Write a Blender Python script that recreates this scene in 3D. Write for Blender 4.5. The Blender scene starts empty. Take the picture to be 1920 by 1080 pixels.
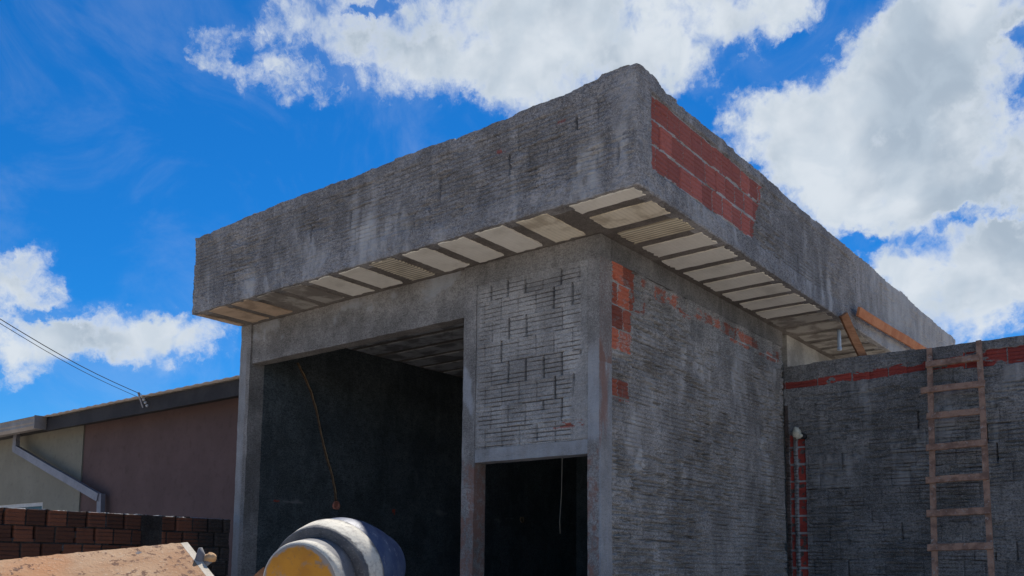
import bpy, math, random
import numpy as np
from mathutils import Vector, Matrix
random.seed(7)
S = bpy.context.scene
R = math.radians
# ---------------------------------------------------------------- camera
cam = bpy.data.cameras.new('camera'); camo = bpy.data.objects.new('camera', cam)
S.collection.objects.link(camo); S.camera = camo
F = Vector((-0.61807036, 0.77881024, 0.10697496)); RT = Vector((0.78396159, 0.6207424, 0.01043075)); UP = Vector((0.05827837, -0.09031098, 0.994207))
RT = (RT - F * RT.dot(F)).normalized(); UP = RT.cross(F)
m = Matrix(((RT.x, UP.x, -F.x, 3.96876), (RT.y, UP.y, -F.y, -6.17264), (RT.z, UP.z, -F.z, 1.6), (0, 0, 0, 1)))
camo.matrix_world = m
cam.sensor_width = 36; cam.lens = 1676.2 / 1920 * 36; cam.shift_x = 0.0; cam.shift_y = (879.1 - 540) / 1920
cam.clip_start = 0.05; cam.clip_end = 3000
# ---------------------------------------------------------------- exposure
S.view_settings.view_transform = 'Standard'; S.view_settings.look = 'None'
S.view_settings.exposure = 0.35; S.view_settings.gamma = 1; S.view_settings.use_curve_mapping = False
S.render.engine = 'CYCLES'
# ---------------------------------------------------------------- sun
SUN_EL, SUN_AZ = 56.0, -32.0         # azimuth from +Y towards +X
sd = bpy.data.lights.new('sun', 'SUN'); sd.energy = 5.0; sd.angle = R(0.53); sd.color = (1, .95, .87)
so = bpy.data.objects.new('sun', sd); S.collection.objects.link(so)
sv = Vector((math.sin(R(SUN_AZ)) * math.cos(R(SUN_EL)), math.cos(R(SUN_AZ)) * math.cos(R(SUN_EL)), math.sin(R(SUN_EL))))
so.rotation_euler = sv.to_track_quat('Z', 'Y').to_euler(); so.location = (0, 0, 30)

# ---------------------------------------------------------------- node helpers
class NT:
    def __init__(s, tree): s.t = tree; s.n = tree.nodes; s.l = tree.links
    def new(s, typ, **kw):
        nd = s.n.new(typ)
        for k, v in kw.items(): setattr(nd, k, v)
        return nd
    def put(s, sock, v):
        if v is None: return
        if isinstance(v, bpy.types.NodeSocket): s.l.new(v, sock)
        else: sock.default_value = v
    def math(s, op, a, b=None, c=None, clamp=False):
        nd = s.new('ShaderNodeMath', operation=op, use_clamp=clamp)
        s.put(nd.inputs[0], a); s.put(nd.inputs[1], b); s.put(nd.inputs[2], c)
        return nd.outputs[0]
    def vmath(s, op, a, b=None, out=0):
        nd = s.new('ShaderNodeVectorMath', operation=op)
        s.put(nd.inputs[0], a); s.put(nd.inputs[1], b)
        return nd.outputs[out]
    def comb(s, x, y, z):
        nd = s.new('ShaderNodeCombineXYZ')
        for i, v in enumerate((x, y, z)): s.put(nd.inputs[i], v)
        return nd.outputs[0]
    def sep(s, v):
        nd = s.new('ShaderNodeSeparateXYZ'); s.l.new(v, nd.inputs[0]); return nd.outputs
    def noise(s, vec, scale, detail=6, rough=.55, dist=0, out=0):
        nd = s.new('ShaderNodeTexNoise'); s.put(nd.inputs['Vector'], vec)
        nd.inputs['Scale'].default_value = scale; nd.inputs['Detail'].default_value = detail
        nd.inputs['Roughness'].default_value = rough; nd.inputs['Distortion'].default_value = dist
        return nd.outputs[out]
    def ramp(s, f, a, b, c=0., d=1., smooth=True):
        nd = s.new('ShaderNodeMapRange', interpolation_type='SMOOTHSTEP' if smooth else 'LINEAR')
        s.put(nd.inputs[0], f)
        for i, v in enumerate((a, b, c, d)): s.put(nd.inputs[i + 1], v)
        return nd.outputs[0]
    def mix(s, f, a, b, mode='MIX'):
        nd = s.new('ShaderNodeMix', data_type='RGBA', blend_type=mode)
        s.put(nd.inputs[0], f); s.put(nd.inputs[6], col4(a)); s.put(nd.inputs[7], col4(b))
        return nd.outputs[2]
    def bump(s, h, strength=.5, dist=.01, normal=None):
        nd = s.new('ShaderNodeBump'); nd.inputs['Strength'].default_value = strength
        nd.inputs['Distance'].default_value = dist; s.put(nd.inputs['Height'], h)
        if normal is not None: s.put(nd.inputs['Normal'], normal)
        return nd.outputs[0]
def col4(c):
    return (*c, 1) if isinstance(c, tuple) and len(c) == 3 else c
def material(name):
    mt = bpy.data.materials.new(name); mt.use_nodes = True
    k = NT(mt.node_tree); k.n.clear()
    out = k.new('ShaderNodeOutputMaterial'); b = k.new('ShaderNodeBsdfPrincipled'); k.l.new(b.outputs[0], out.inputs[0])
    b.inputs['Specular IOR Level'].default_value = .25
    return mt, k, b
def geo_pos(k): return k.new('ShaderNodeNewGeometry').outputs['Position']
def obj_pos(k): return k.new('ShaderNodeTexCoord').outputs['Object']

# ---------------------------------------------------------------- world: sky with cumulus clouds
W = bpy.data.worlds.new('World'); S.world = W; W.use_nodes = True
k = NT(W.node_tree); k.n.clear()
wo = k.new('ShaderNodeOutputWorld'); bg = k.new('ShaderNodeBackground'); k.l.new(bg.outputs[0], wo.inputs[0])
sky = k.new('ShaderNodeTexSky', sky_type='NISHITA'); sky.sun_disc = False
sky.sun_elevation = R(SUN_EL); sky.sun_rotation = R(SUN_AZ); sky.altitude = 600; sky.air_density = 1.0; sky.dust_density = .15; sky.ozone_density = 3.5
hs = k.new('ShaderNodeHueSaturation'); k.l.new(sky.outputs[0], hs.inputs['Color'])
hs.inputs['Saturation'].default_value = 1.25; hs.inputs['Value'].default_value = 1.0; hs.inputs['Hue'].default_value = .485
d = k.new('ShaderNodeTexCoord').outputs['Generated']
x, y, z = k.sep(d)
az = k.math('MULTIPLY', k.math('ARCTAN2', x, y), 180 / math.pi)
el = k.math('MULTIPLY', k.math('ARCSINE', z), 180 / math.pi)
ae = k.comb(az, el, 0.)
wx = k.noise(ae, .22, 4, .6, 0, 1)            # large domain warp
wv = k.vmath('SUBTRACT', wx, (.5, .5, .5)); wv = k.vmath('MULTIPLY', wv, (4.0, 2.6, 0))
wx2 = k.noise(ae, .9, 5, .65, 0, 1); wv2 = k.vmath('MULTIPLY', k.vmath('SUBTRACT', wx2, (.5, .5, .5)), (2.6, 1.8, 0))
aw = k.vmath('ADD', k.vmath('ADD', ae, wv), wv2)
# azimuth, elevation, half-width, half-height, tilt, weight   (degrees)
CL = [
 (-30.8, 33.1, 11.8, 4, -3, 1.1), (-40.9, 32.1, 8, 3, 7, 0.9), (-45.9, 30.2, 5.3, 2, -6, 0.65), (-50.2, 32.6, 5.3, 1.9, 6, 0.7), (-52.9, 31, 4.1, 2.2, -13, 0.38), (-54.2, 28.6, 3.2, 1.3, 2, 0.5), (-58.1, 29, 1.2, 1.1, 9, 0.5),
 (-57.3, 30.6, 2.3, 0.9, 9, 0.35), (-49.4, 28.5, 4.2, 1.1, -5, 0.35), (-38.7, 29.4, 5.4, 1.7, -19, 0.6), (-28.3, 29.9, 3.9, 2, -24, 0.6), (-22.1, 32.1, 4.4, 1.3, 13, 0.6), (-34.4, 29.9, 5.7, 2.3, -1, 0.6), (-15.6, 25.9, 7.7, 4.2, 26, 1.2),
 (-20, 26, 4.9, 2.6, 3, 0.8), (-22.6, 27.4, 2.3, 1.3, 14, 0.55), (-10.7, 28.8, 5.8, 3.9, 18, 1.1), (-13.5, 30.7, 3.4, 1.5, 19, 0.7), (-8.8, 22, 5.5, 3.6, -11, 1.1), (-18.2, 21.9, 3.5, 1.8, -42, 0.6), (-13.9, 22.2, 4.8, 2.3, -9, 0.8),
 (-11.5, 15.9, 6.5, 3.3, 13, 1.2), (-15.8, 18.4, 2.1, 1.2, -6, 0.5), (-14, 19.9, 4.4, 1.8, -8, 0.45), (-8.5, 17.4, 3.2, 2.3, 11, 0.9), (-14.7, 17.6, 2.4, 1.2, 3, 0.6), (-15.2, 20.1, 2.7, 0.7, 3, 0.5), (-68.2, 15.2, 2.5, 1.6, 9, 0.85),
 (-67.2, 16.8, 1.6, 0.6, 19, 0.4), (-63.4, 13.3, 5.5, 1.6, 7, 0.95), (-67.2, 12.3, 3, 1.8, 7, 0.7), (-59.8, 13.1, 3.6, 1.6, 6, 0.7), (-56.8, 14.7, 1.6, 1.1, 5, 0.45), (-61.5, 11.7, 2.7, 0.7, -5, 0.5), (-67.9, 10.4, 1.6, 0.8, 6, 0.5),
 (-62.2, 28.8, 0.9, 0.7, 11, 0.22), (-65.2, 26.7, 1, 0.6, 12, 0.17), (-67.2, 27.6, 1.4, 1, 13, 0.13), (-69.4, 28.1, 1.4, 0.8, 15, 0.12), (-66.5, 13.8, 2.1, 0.4, 8, -0.65), (-48.1, 33.1, 2.1, 0.4, 5, -0.8), (-20.5, 30.4, 1.3, 0.7, 12, -0.45),
 (-24, 30.2, 1.4, 0.6, 34, -0.3), (-26.5, 27.3, 1.6, 1.2, -44, -0.45), (-23.6, 24, 1.3, 0.7, -55, -0.35), (-17, 19.4, 1.5, 0.5, -11, -0.75), (-11.4, 20, 1.7, 0.5, -1, -0.7), (-8.6, 19.8, 1.4, 0.4, -10, -0.55), (-7.7, 28.7, 1.1, 0.6, -13, -0.7),
 (-18, 28.5, 0.8, 0.8, 22, -0.25), (-21.6, 28.3, 1, 0.4, -7, -0.2), (-60, 16.8, 1.8, 0.6, 7, -0.3),
 (30, 25, 22, 9, 0, 1.0), (70, 35, 26, 12, 0, 1.0), (120, 20, 26, 9, 0, 1.0), (165, 30, 22, 8, 0, .9), (-120, 25, 24, 9, 0, .9), (-165, 14, 18, 5, 0, .9), (-100, 40, 14, 6, 0, .7), (0, 58, 25, 10, 0, .9), (-150, 55, 30, 9, 0, .9), (90, 62, 30, 8, 0, .9),
]
acc = None
for (a, e, wd, ht, tl, wt) in CL:
    mp = k.new('ShaderNodeMapping', vector_type='TEXTURE')
    k.l.new(aw, mp.inputs[0]); mp.inputs['Location'].default_value = (a, e, 0)
    mp.inputs['Rotation'].default_value = (0, 0, R(tl)); mp.inputs['Scale'].default_value = (wd, ht, 1)
    ln = k.vmath('LENGTH', mp.outputs[0], None, 1)
    g = k.ramp(ln, 1.35, .25, 0., wt)
    acc = g if acc is None else k.math('ADD', acc, g)
n1 = k.noise(ae, .30, 10, .60, .35); n2 = k.noise(ae, .95, 9, .57, .4)
nn = k.math('ADD', k.math('MULTIPLY', k.math('SUBTRACT', n1, .5), 1.9), k.math('MULTIPLY', k.math('SUBTRACT', n2, .5), 1.0))
pres = k.ramp(acc, .02, .25)
dens = k.math('ADD', acc, k.math('MULTIPLY', nn, k.ramp(acc, .0, .35, .35, 1.15)))
wsp = k.math('MULTIPLY', k.math('SUBTRACT', k.noise(aw, 1.6, 8, .68, 1.0), .5), .9)
alpha = k.math('MULTIPLY', k.ramp(k.math('ADD', dens, k.math('MULTIPLY', wsp, k.ramp(acc, 1.3, .5))), .05, 1.25), k.ramp(acc, .0, .35))
haze = k.math('MULTIPLY', k.ramp(k.noise(ae, .10, 7, .62, 1.2), .44, .74), .10)
haze = k.math('ADD', haze, k.ramp(el, 15., 1., 0., .13))
haze = k.math('ADD', haze, k.math('MULTIPLY', k.ramp(acc, .0, .8), .10))
alpha = k.math('MAXIMUM', k.math('MULTIPLY', alpha, .97), haze)
# thick interiors are greyer underneath, thin rims are white
thick = k.ramp(acc, .75, 2.0)
shade = k.noise(ae, .13, 5, .5, .3); shade = k.ramp(shade, .40, .62)
shade = k.math('MULTIPLY', shade, k.ramp(dens, .7, 1.5))
sh2 = k.ramp(k.noise(ae, .42, 6, .55, .5), .42, .64)
cloud = k.mix(shade, (.88, .95, 1.02), (.50, .60, .71))
cloud = k.mix(k.math('MULTIPLY', sh2, .42), cloud, (.64, .75, .86))
ccol = k.mix(1.0, cloud, (1, 1, 1), 'MULTIPLY')
WS = 0.079
cl = k.vmath('SCALE', ccol); cl.node.inputs[3].default_value = .645 / WS
blue = k.mix(1.0, hs.outputs[0], (.15, .66, 1.12), 'MULTIPLY')      # saturated phone-camera blue
res = k.mix(alpha, blue, cl)
k.l.new(res, bg.inputs[0]); bg.inputs[1].default_value = WS

# ---------------------------------------------------------------- numpy noise
def _h(ix, iy, seed):
    n = (ix.astype(np.int64) * 374761393 + iy.astype(np.int64) * 668265263 + seed * 1442695041) & 0x7fffffff
    n = ((n ^ (n >> 13)) * 1274126177) & 0x7fffffff
    n = ((n ^ (n >> 16)) * 668265263) & 0x7fffffff
    return (n & 0xffffff) / float(0xffffff)
def vn(x, y, seed=0):
    ix = np.floor(x); iy = np.floor(y); fx = x - ix; fy = y - iy
    fx = fx * fx * (3 - 2 * fx); fy = fy * fy * (3 - 2 * fy)
    a = _h(ix, iy, seed); b = _h(ix + 1, iy, seed); c = _h(ix, iy + 1, seed); e = _h(ix + 1, iy + 1, seed)
    return (a * (1 - fx) + b * fx) * (1 - fy) + (c * (1 - fx) + e * fx) * fy
def fbm(x, y, seed=0, o=4, g=.5):
    t = 0; a = 1; s = 0
    for i in range(o):
        t = t + a * vn(x * 2 ** i, y * 2 ** i, seed + i * 17); s += a; a *= g
    return t / s
def ss(x, a, b):
    t = np.clip((x - a) / (b - a), 0, 1); return t * t * (3 - 2 * t)
def box(u, v, u0, u1, v0, v1, soft=.015):
    return ss(u, u0 - soft, u0 + soft) * (1 - ss(u, u1 - soft, u1 + soft)) * ss(v, v0 - soft, v0 + soft) * (1 - ss(v, v1 - soft, v1 + soft))

# ---------------------------------------------------------------- object helpers
def tag(o, label=None, cat=None, group=None, kind=None):
    if label: o['label'] = label
    if cat: o['category'] = cat
    if group: o['group'] = group
    if kind: o['kind'] = kind
    return o
def empty(name, loc, label, cat, group=None):
    o = bpy.data.objects.new(name, None); S.collection.objects.link(o); o.location = loc
    o.empty_display_size = .2
    return tag(o, label, cat, group)
def mesh_obj(name, verts, faces, mat, parent=None, mask=None, smooth=False):
    me = bpy.data.meshes.new(name)
    verts = np.asarray(verts, dtype=np.float64)
    if parent is not None: verts = verts - np.array(parent.location)
    faces = [np.asarray(f, dtype=np.int32) for f in faces] if isinstance(faces, list) else faces
    if isinstance(faces, np.ndarray):
        nf = len(faces); me.vertices.add(len(verts)); me.vertices.foreach_set('co', verts.astype(np.float32).ravel())
        me.loops.add(nf * 4); me.loops.foreach_set('vertex_index', faces.astype(np.int32).ravel())
        me.polygons.add(nf); me.polygons.foreach_set('loop_start', np.arange(0, nf * 4, 4, dtype=np.int32))
        me.update(calc_edges=True)
    else:
        me.from_pydata(verts.tolist(), [], [f.tolist() for f in faces]); me.update()
    if mask is not None:
        at = me.attributes.new('mask', 'FLOAT_COLOR', 'POINT'); at.data.foreach_set('color', np.asarray(mask, dtype=np.float32).ravel())
    if smooth: me.polygons.foreach_set('use_smooth', np.ones(len(me.polygons), dtype=bool))
    me.validate(); me.materials.append(mat)
    o = bpy.data.objects.new(name, me); S.collection.objects.link(o)
    if parent is not None: o.parent = parent
    return o
def relief(name, O, U, V, N, us, vs, func, mat, parent, thick=.15, top=None, wob=.004):
    """wall whose front face is a height field; func(u,v)->(h, mask[...,4]); top(u)-> v offset of the top edge"""
    O, U, V, N = [np.array(a, float) for a in (O, U, V, N)]
    us = np.asarray(us); vs = np.asarray(vs); uu, vv = np.meshgrid(us, vs, indexing='ij')
    if top is not None:
        t = top(us)[:, None]; w = ss(vv, vs[-1] - .12, vs[-1]); vv = vv + t * w
    h, mk = func(uu, vv)
    eu = np.minimum(uu - us[0], us[-1] - uu); ev = vv - vs[0]
    e = np.clip(1 - np.minimum(eu, ev) / .04, 0, 1)
    du = (fbm(uu * 30, vv * 30, 5, 3) - .5) * 2 * wob * e; dv = (fbm(uu * 30, vv * 30, 9, 3) - .5) * 2 * wob * e
    ro = ss(np.minimum(eu, ev), .0, .012); h = h - (1 - ro) * .006
    P = O + (uu + du)[..., None] * U + (vv + dv)[..., None] * V + h[..., None] * N
    nu, nv = uu.shape
    idx = np.arange(nu * nv).reshape(nu, nv)
    flip = np.dot(np.cross(U, V), N) < 0
    def q(a, b, c, d_):
        f = np.stack([a, b, c, d_], -1).reshape(-1, 4); return f[:, ::-1] if flip else f
    faces = [q(idx[:-1, :-1], idx[1:, :-1], idx[1:, 1:], idx[:-1, 1:])]
    verts = [P.reshape(-1, 3)]; masks = [mk.reshape(-1, 4)]
    loopi = np.concatenate([idx[:, 0], idx[-1, 1:], idx[-2::-1, -1], idx[0, -2:0:-1]])
    base = nu * nv; Pl = P.reshape(-1, 3)[loopi]; Ml = mk.reshape(-1, 4)[loopi].copy(); n = len(loopi)
    hl = ((Pl - O) @ N)[:, None]; Pb = Pl + N * (-thick - hl)
    verts += [Pl, Pb]; masks += [Ml, Ml]
    i = np.arange(n); j = (i + 1) % n
    faces.append(q(base + i, base + n + i, base + n + j, base + j))
    b0 = base + n + np.arange(nu); topi = base + n + (nu - 1) + (nv - 1) + np.arange(nu); topi = topi[::-1]
    base2 = base + 2 * n
    vb = np.concatenate([Pb[np.arange(nu)], Pb[(nu - 1) + (nv - 1) + np.arange(nu)][::-1]]); verts.append(vb)
    masks.append(np.zeros((2 * nu, 4)))
    a = base2 + np.arange(nu); t2 = base2 + nu + np.arange(nu)
    faces.append(q(a[1:], a[:-1], t2[:-1], t2[1:]))
    return mesh_obj(name, np.concatenate(verts), np.concatenate(faces), mat, parent, np.concatenate(masks), smooth=True)
def rough_box(name, lo, hi, mat, parent=None, res=.02, amp=.003, mask=None, maxn=260, seed=0):
    lo = np.array(lo, float); hi = np.array(hi, float); V = []; Fc = []; b = 0
    for ax in range(3):
        a1, a2 = [(1, 2), (2, 0), (0, 1)][ax]
        n1_ = int(np.clip(round((hi[a1] - lo[a1]) / res), 1, maxn)); n2_ = int(np.clip(round((hi[a2] - lo[a2]) / res), 1, maxn))
        g1, g2 = np.meshgrid(np.linspace(lo[a1], hi[a1], n1_ + 1), np.linspace(lo[a2], hi[a2], n2_ + 1), indexing='ij')
        for side in (0, 1):
            P = np.zeros(g1.shape + (3,)); P[..., a1] = g1; P[..., a2] = g2; P[..., ax] = (lo, hi)[side][ax]
            V.append(P.reshape(-1, 3)); idx = np.arange(P.shape[0] * P.shape[1]).reshape(P.shape[:2]) + b; b += idx.size
            f = np.stack([idx[:-1, :-1], idx[1:, :-1], idx[1:, 1:], idx[:-1, 1:]], -1).reshape(-1, 4)
            Fc.append(f if side else f[:, ::-1])
    V = np.concatenate(V); X, Y, Z = V.T
    if amp:
        D = np.stack([fbm(Y * 9 + Z * 3.1, Z * 9 + X * 2.3, 11 + seed, 4, .6), fbm(X * 9 + Z * 2.7, Z * 9 + Y * 3.3, 23 + seed, 4, .6), fbm(X * 9 + Z * 1.9, Y * 9 - Z * 2.9, 37 + seed, 4, .6)], -1) - .5
        V2 = V + D * 2 * amp
    else: V2 = V
    mk = np.zeros((len(V), 4)); mk[:, 3] = .5
    if mask: mk = mask(X, Y, Z)
    return mesh_obj(name, V2, np.concatenate(Fc), mat, parent, mk)
def beam(p0, p1, w, t, wdir):
    """verts/faces of a bar from p0 to p1, width w along wdir, thickness t"""
    p0, p1 = Vector(p0), Vector(p1); a = (p1 - p0).normalized(); wd = Vector(wdir); wd = (wd - a * wd.dot(a)).normalized(); td = a.cross(wd)
    vs, n = [], 8
    for i in range(n + 1):
        c = p0.lerp(p1, i / n)
        j = (random.uniform(-1, 1) * .04 * w, random.uniform(-1, 1) * .04 * w)
        for sx, sy in ((-1, -1), (1, -1), (1, 1), (-1, 1)):
            vs.append(c + wd * (sx * w / 2 + j[0]) + td * (sy * t / 2 + j[1] * .4))
    fs = [[0, 1, 2, 3][::-1], [n * 4 + q for q in range(4)]]
    for i in range(n):
        for q in range(4): fs.append([i * 4 + q, i * 4 + (q + 1) % 4, (i + 1) * 4 + (q + 1) % 4, (i + 1) * 4 + q])
    return [tuple(v) for v in vs], fs
def bar(name, p0, p1, w, t, wdir, mat, parent=None):
    v, f = beam(p0, p1, w, t, wdir); return mesh_obj(name, v, f, mat, parent)
def tube_vf(pts, r, n=8, base=0):
    pts = [Vector(p) for p in pts]; vs = []; fs = []
    for i, p in enumerate(pts):
        a = (pts[min(i + 1, len(pts) - 1)] - pts[max(i - 1, 0)]).normalized()
        u = a.cross(Vector((.3, .2, .93))).normalized(); w = a.cross(u)
        rr = r[i] if isinstance(r, (list, tuple)) else r
        for q in range(n):
            an = 2 * math.pi * q / n; vs.append(tuple(p + u * math.cos(an) * rr + w * math.sin(an) * rr))
    for i in range(len(pts) - 1):
        for q in range(n): fs.append([base + i * n + q, base + i * n + (q + 1) % n, base + (i + 1) * n + (q + 1) % n, base + (i + 1) * n + q])
    fs.append([base + q for q in range(n)][::-1]); fs.append([base + (len(pts) - 1) * n + q for q in range(n)])
    return vs, fs
def tube(name, pts, r, mat, parent=None, n=8):
    v, f = tube_vf(pts, r, n); return mesh_obj(name, v, f, mat, parent, smooth=True)
def plain_box(name, lo, hi, mat, parent=None):
    x0, y0, z0 = lo; x1, y1, z1 = hi
    v = [(x0, y0, z0), (x1, y0, z0), (x1, y1, z0), (x0, y1, z0), (x0, y0, z1), (x1, y0, z1), (x1, y1, z1), (x0, y1, z1)]
    f = [[0, 3, 2, 1], [4, 5, 6, 7], [0, 1, 5, 4], [1, 2, 6, 5], [2, 3, 7, 6], [3, 0, 4, 7]]
    return mesh_obj(name, v, f, mat, parent)

# ---------------------------------------------------------------- materials
def masonry(name, c1, c2, *, streaks=.34, pale=(.34, .36, .39), red1=(.40, .075, .04), red2=(.25, .05, .035), brown=(.20, .105, .078), contrast=1.0):
    """mask: R bare red brick, G pale cement splash and painted light, B brown stain and painted groove shade, A per-brick tone"""
    mt, k, b = material(name)
    p = geo_pos(k)
    at = k.new('ShaderNodeAttribute', attribute_name='mask'); r_, g_, b_ = k.sep(at.outputs['Vector']); a_ = at.outputs['Alpha']
    mpz = k.vmath('MULTIPLY', p, (1, 1, .28))
    big = k.noise(p, 1.7, 5, .6); mid = k.noise(p, 9, 6, .65); fine = k.noise(p, 55, 5, .7); streak = k.noise(mpz, 7, 5, .6, .3); grit = k.noise(p, 160, 3, .7)
    c = k.mix(k.ramp(big, .40, .60), tuple(v * .82 for v in c1), tuple(v * 1.12 for v in c2))
    dk = tuple(v * .40 for v in c1); lt = tuple(min(1, v * 1.9) for v in c2)
    c = k.mix(k.math('MULTIPLY', k.ramp(mid, .48, .68), .38 * contrast), c, dk)
    c = k.mix(k.math('MULTIPLY', k.ramp(streak, .50, .70), streaks * contrast), c, lt)
    c = k.mix(k.math('MULTIPLY', k.ramp(fine, .44, .62), .80 * contrast), c, dk)
    c = k.mix(k.math('MULTIPLY', k.ramp(grit, .48, .66), .75 * contrast), c, lt)
    c = k.mix(k.math('MULTIPLY', k.ramp(k.noise(k.vmath('MULTIPLY', p, (1, 1, 3.4)), 20, 5, .7, .3), .50, .64), .60 * contrast), c, dk)
    gp = k.math('ADD', g_, k.math('MULTIPLY', k.math('SUBTRACT', fine, .5), 1.1))
    gp = k.math('ADD', gp, k.math('MULTIPLY', k.math('SUBTRACT', streak, .5), 1.1))
    c = k.mix(k.math('MULTIPLY', k.ramp(gp, .10, 1.25), .85), c, pale)
    bp = k.math('ADD', b_, k.math('MULTIPLY', k.math('SUBTRACT', fine, .5), .8))
    c = k.mix(k.math('MULTIPLY', k.ramp(bp, .3, .8), .8), c, brown)
    rc = k.mix(a_, red2, red1); rc = k.mix(k.math('MULTIPLY', k.ramp(fine, .45, .7), .4), rc, tuple(v * .6 for v in red2))
    rc = k.mix(k.math('MULTIPLY', k.ramp(mid, .58, .74), .35), rc, c2)
    rp = k.math('ADD', r_, k.math('MULTIPLY', k.math('SUBTRACT', fine, .5), .7))
    c = k.mix(k.math('MULTIPLY', k.ramp(rp, .34, .70), .93), c, rc)
    tone = k.ramp(a_, 0, 1, .74, 1.26, False)
    c2_ = k.vmath('SCALE', c); k.put(c2_.node.inputs[3], tone)
    k.l.new(c2_, b.inputs['Base Color']); b.inputs['Roughness'].default_value = .93
    hgt = k.math('ADD', k.math('MULTIPLY', fine, .6), k.math('MULTIPLY', grit, .35))
    k.l.new(k.bump(hgt, .55, .008), b.inputs['Normal'])
    return mt
M = {}
M['wall'] = masonry('rough_cement_render', (.215, .205, .195), (.295, .282, .268), streaks=.32, pale=(.46, .45, .44), red1=(.44, .12, .065), red2=(.27, .075, .05), brown=(.062, .050, .043))
M['infill'] = masonry('block_infill_render', (.245, .237, .230), (.32, .31, .298), contrast=.6, streaks=.3, pale=(.46, .46, .46), red1=(.34, .10, .07), red2=(.25, .07, .05), brown=(.062, .050, .043))
M['parapet'] = masonry('parapet_render', (.178, .172, .173), (.250, .243, .243), pale=(.44, .44, .44), red1=(.36, .105, .085), red2=(.22, .065, .055), brown=(.062, .050, .043))
M['beam'] = masonry('cast_concrete', (.175, .167, .160), (.235, .225, .216), contrast=.7)
M['soffit'] = masonry('soffit_concrete', (.185, .165, .148), (.235, .212, .19), contrast=.5)
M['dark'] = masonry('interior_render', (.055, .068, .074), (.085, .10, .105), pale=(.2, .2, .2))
M['yard'] = masonry('yard_wall_render', (.13, .13, .13), (.20, .198, .196), pale=(.30, .30, .30), red1=(.33, .05, .035), red2=(.2, .035, .03), brown=(.062, .040, .032))
M['rawbrick'] = masonry('raw_clay_block', (.04, .035, .032), (.06, .05, .045), red1=(.22, .078, .042), red2=(.12, .052, .034), contrast=.8)
M['pale'] = masonry('pale_plaster', (.30, .29, .27), (.38, .37, .34), contrast=.35)

def simple(name, c1, c2, scale=6, rough=.8, bump=.3, bd=.004, metal=0, stretch=(1, 1, 1), detail=6, c3=None, lo=.38, hi=.64):
    mt, k, b = material(name); p = k.vmath('MULTIPLY', obj_pos(k), stretch)
    n = k.noise(p, scale, detail, .6); c = k.mix(k.ramp(n, lo, hi), c1, c2)
    f = k.noise(p, scale * 7, 4, .65)
    c = k.mix(k.math('MULTIPLY', k.ramp(f, .5, .75), .4), c, tuple(v * .55 for v in c1))
    if c3: c = k.mix(k.ramp(k.noise(p, scale * 2.1, 6, .7, .4), .56, .66), c, c3)
    k.l.new(c, b.inputs['Base Color']); b.inputs['Roughness'].default_value = rough; b.inputs['Metallic'].default_value = metal
    if bump: k.l.new(k.bump(k.math('ADD', n, f), bump, bd), b.inputs['Normal'])
    return mt
M['wood'] = simple('rough_sawn_wood', (.26, .12, .06), (.38, .19, .10), 5, .85, .5, .003, stretch=(1, 1, 6))
M['oldwood'] = simple('weathered_ladder_wood', (.20, .12, .088), (.36, .225, .16), 11, .9, .9, .006, c3=(.34, .30, .27), lo=.35, hi=.6)
M['board'] = simple('orange_formwork_wood', (.42, .15, .06), (.52, .22, .10), 4, .8, .4, .003)
M['pvc'] = simple('blue_grey_pvc', (.45, .55, .66), (.52, .60, .70), 4, .5, 0)
M['foam'] = simple('dirty_foam', (.55, .53, .42), (.66, .64, .54), 18, .9, .8, .01)
M['conduit'] = simple('yellow_conduit', (.26, .19, .11), (.16, .11, .07), 14, .6, .4, .004)
M['chase'] = simple('broken_brick_chase', (.09, .06, .04), (.16, .10, .06), 20, .95, .8, .01)
M['boxpink'] = simple('salmon_outlet_box', (.50, .20, .14), (.36, .14, .10), 15, .7, .3)
M['cable'] = simple('black_cable', (.02, .02, .022), (.03, .03, .032), 5, .6, 0)
M['palecable'] = simple('grey_cord', (.22, .2, .17), (.28, .25, .2), 5, .8, 0)
# expanded polystyrene infill with fine saw grooves
def eps_mat(name, c1, c2, stain, groove, amt=.25, axis=0):
    mt, k, b = material(name); p = geo_pos(k); xx, yy, zz = k.sep(p)
    n = k.noise(p, 3.2, 6, .6, .3); f = k.noise(p, 40, 5, .7); g = k.noise(p, 120, 2, .5)
    c = k.mix(k.ramp(n, .38, .62), c1, c2)
    c = k.mix(k.math('MULTIPLY', k.ramp(n, .60 - amt * .3, .74 - amt * .3), amt * 1.7, clamp=True), c, stain)
    c = k.mix(k.math('MULTIPLY', k.ramp(f, .55, .75), .25), c, stain)
    wob = k.math('MULTIPLY', k.noise(p, 5, 3, .5), .02)
    s = k.math('SINE', k.math('MULTIPLY', k.math('ADD', (xx, yy)[axis], wob), 2 * math.pi / .042))
    s = k.ramp(s, .1, .9)
    c = k.mix(k.math('MULTIPLY', s, groove), c, tuple(v * .55 for v in stain))
    k.l.new(c, b.inputs['Base Color']); b.inputs['Roughness'].default_value = .9
    h = k.math('SUBTRACT', k.math('MULTIPLY', k.math('ADD', f, g), .3), k.math('MULTIPLY', s, groove * 2))
    k.l.new(k.bump(h, .5, .006), b.inputs['Normal']); return mt
M['eps'] = eps_mat('cream_polystyrene', (.84, .815, .74), (.76, .735, .66), (.40, .37, .32), .04, .16)
M['epsy'] = eps_mat('sandy_polystyrene', (.80, .74, .61), (.70, .64, .51), (.38, .32, .24), .12, .35)
M['epsg'] = eps_mat('grooved_polystyrene', (.74, .68, .52), (.64, .58, .44), (.34, .29, .22), .75, .2, 1)
M['epsg2'] = eps_mat('grooved_polystyrene_front', (.72, .66, .53), (.62, .57, .45), (.30, .27, .22), .8, .2, 1)
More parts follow.
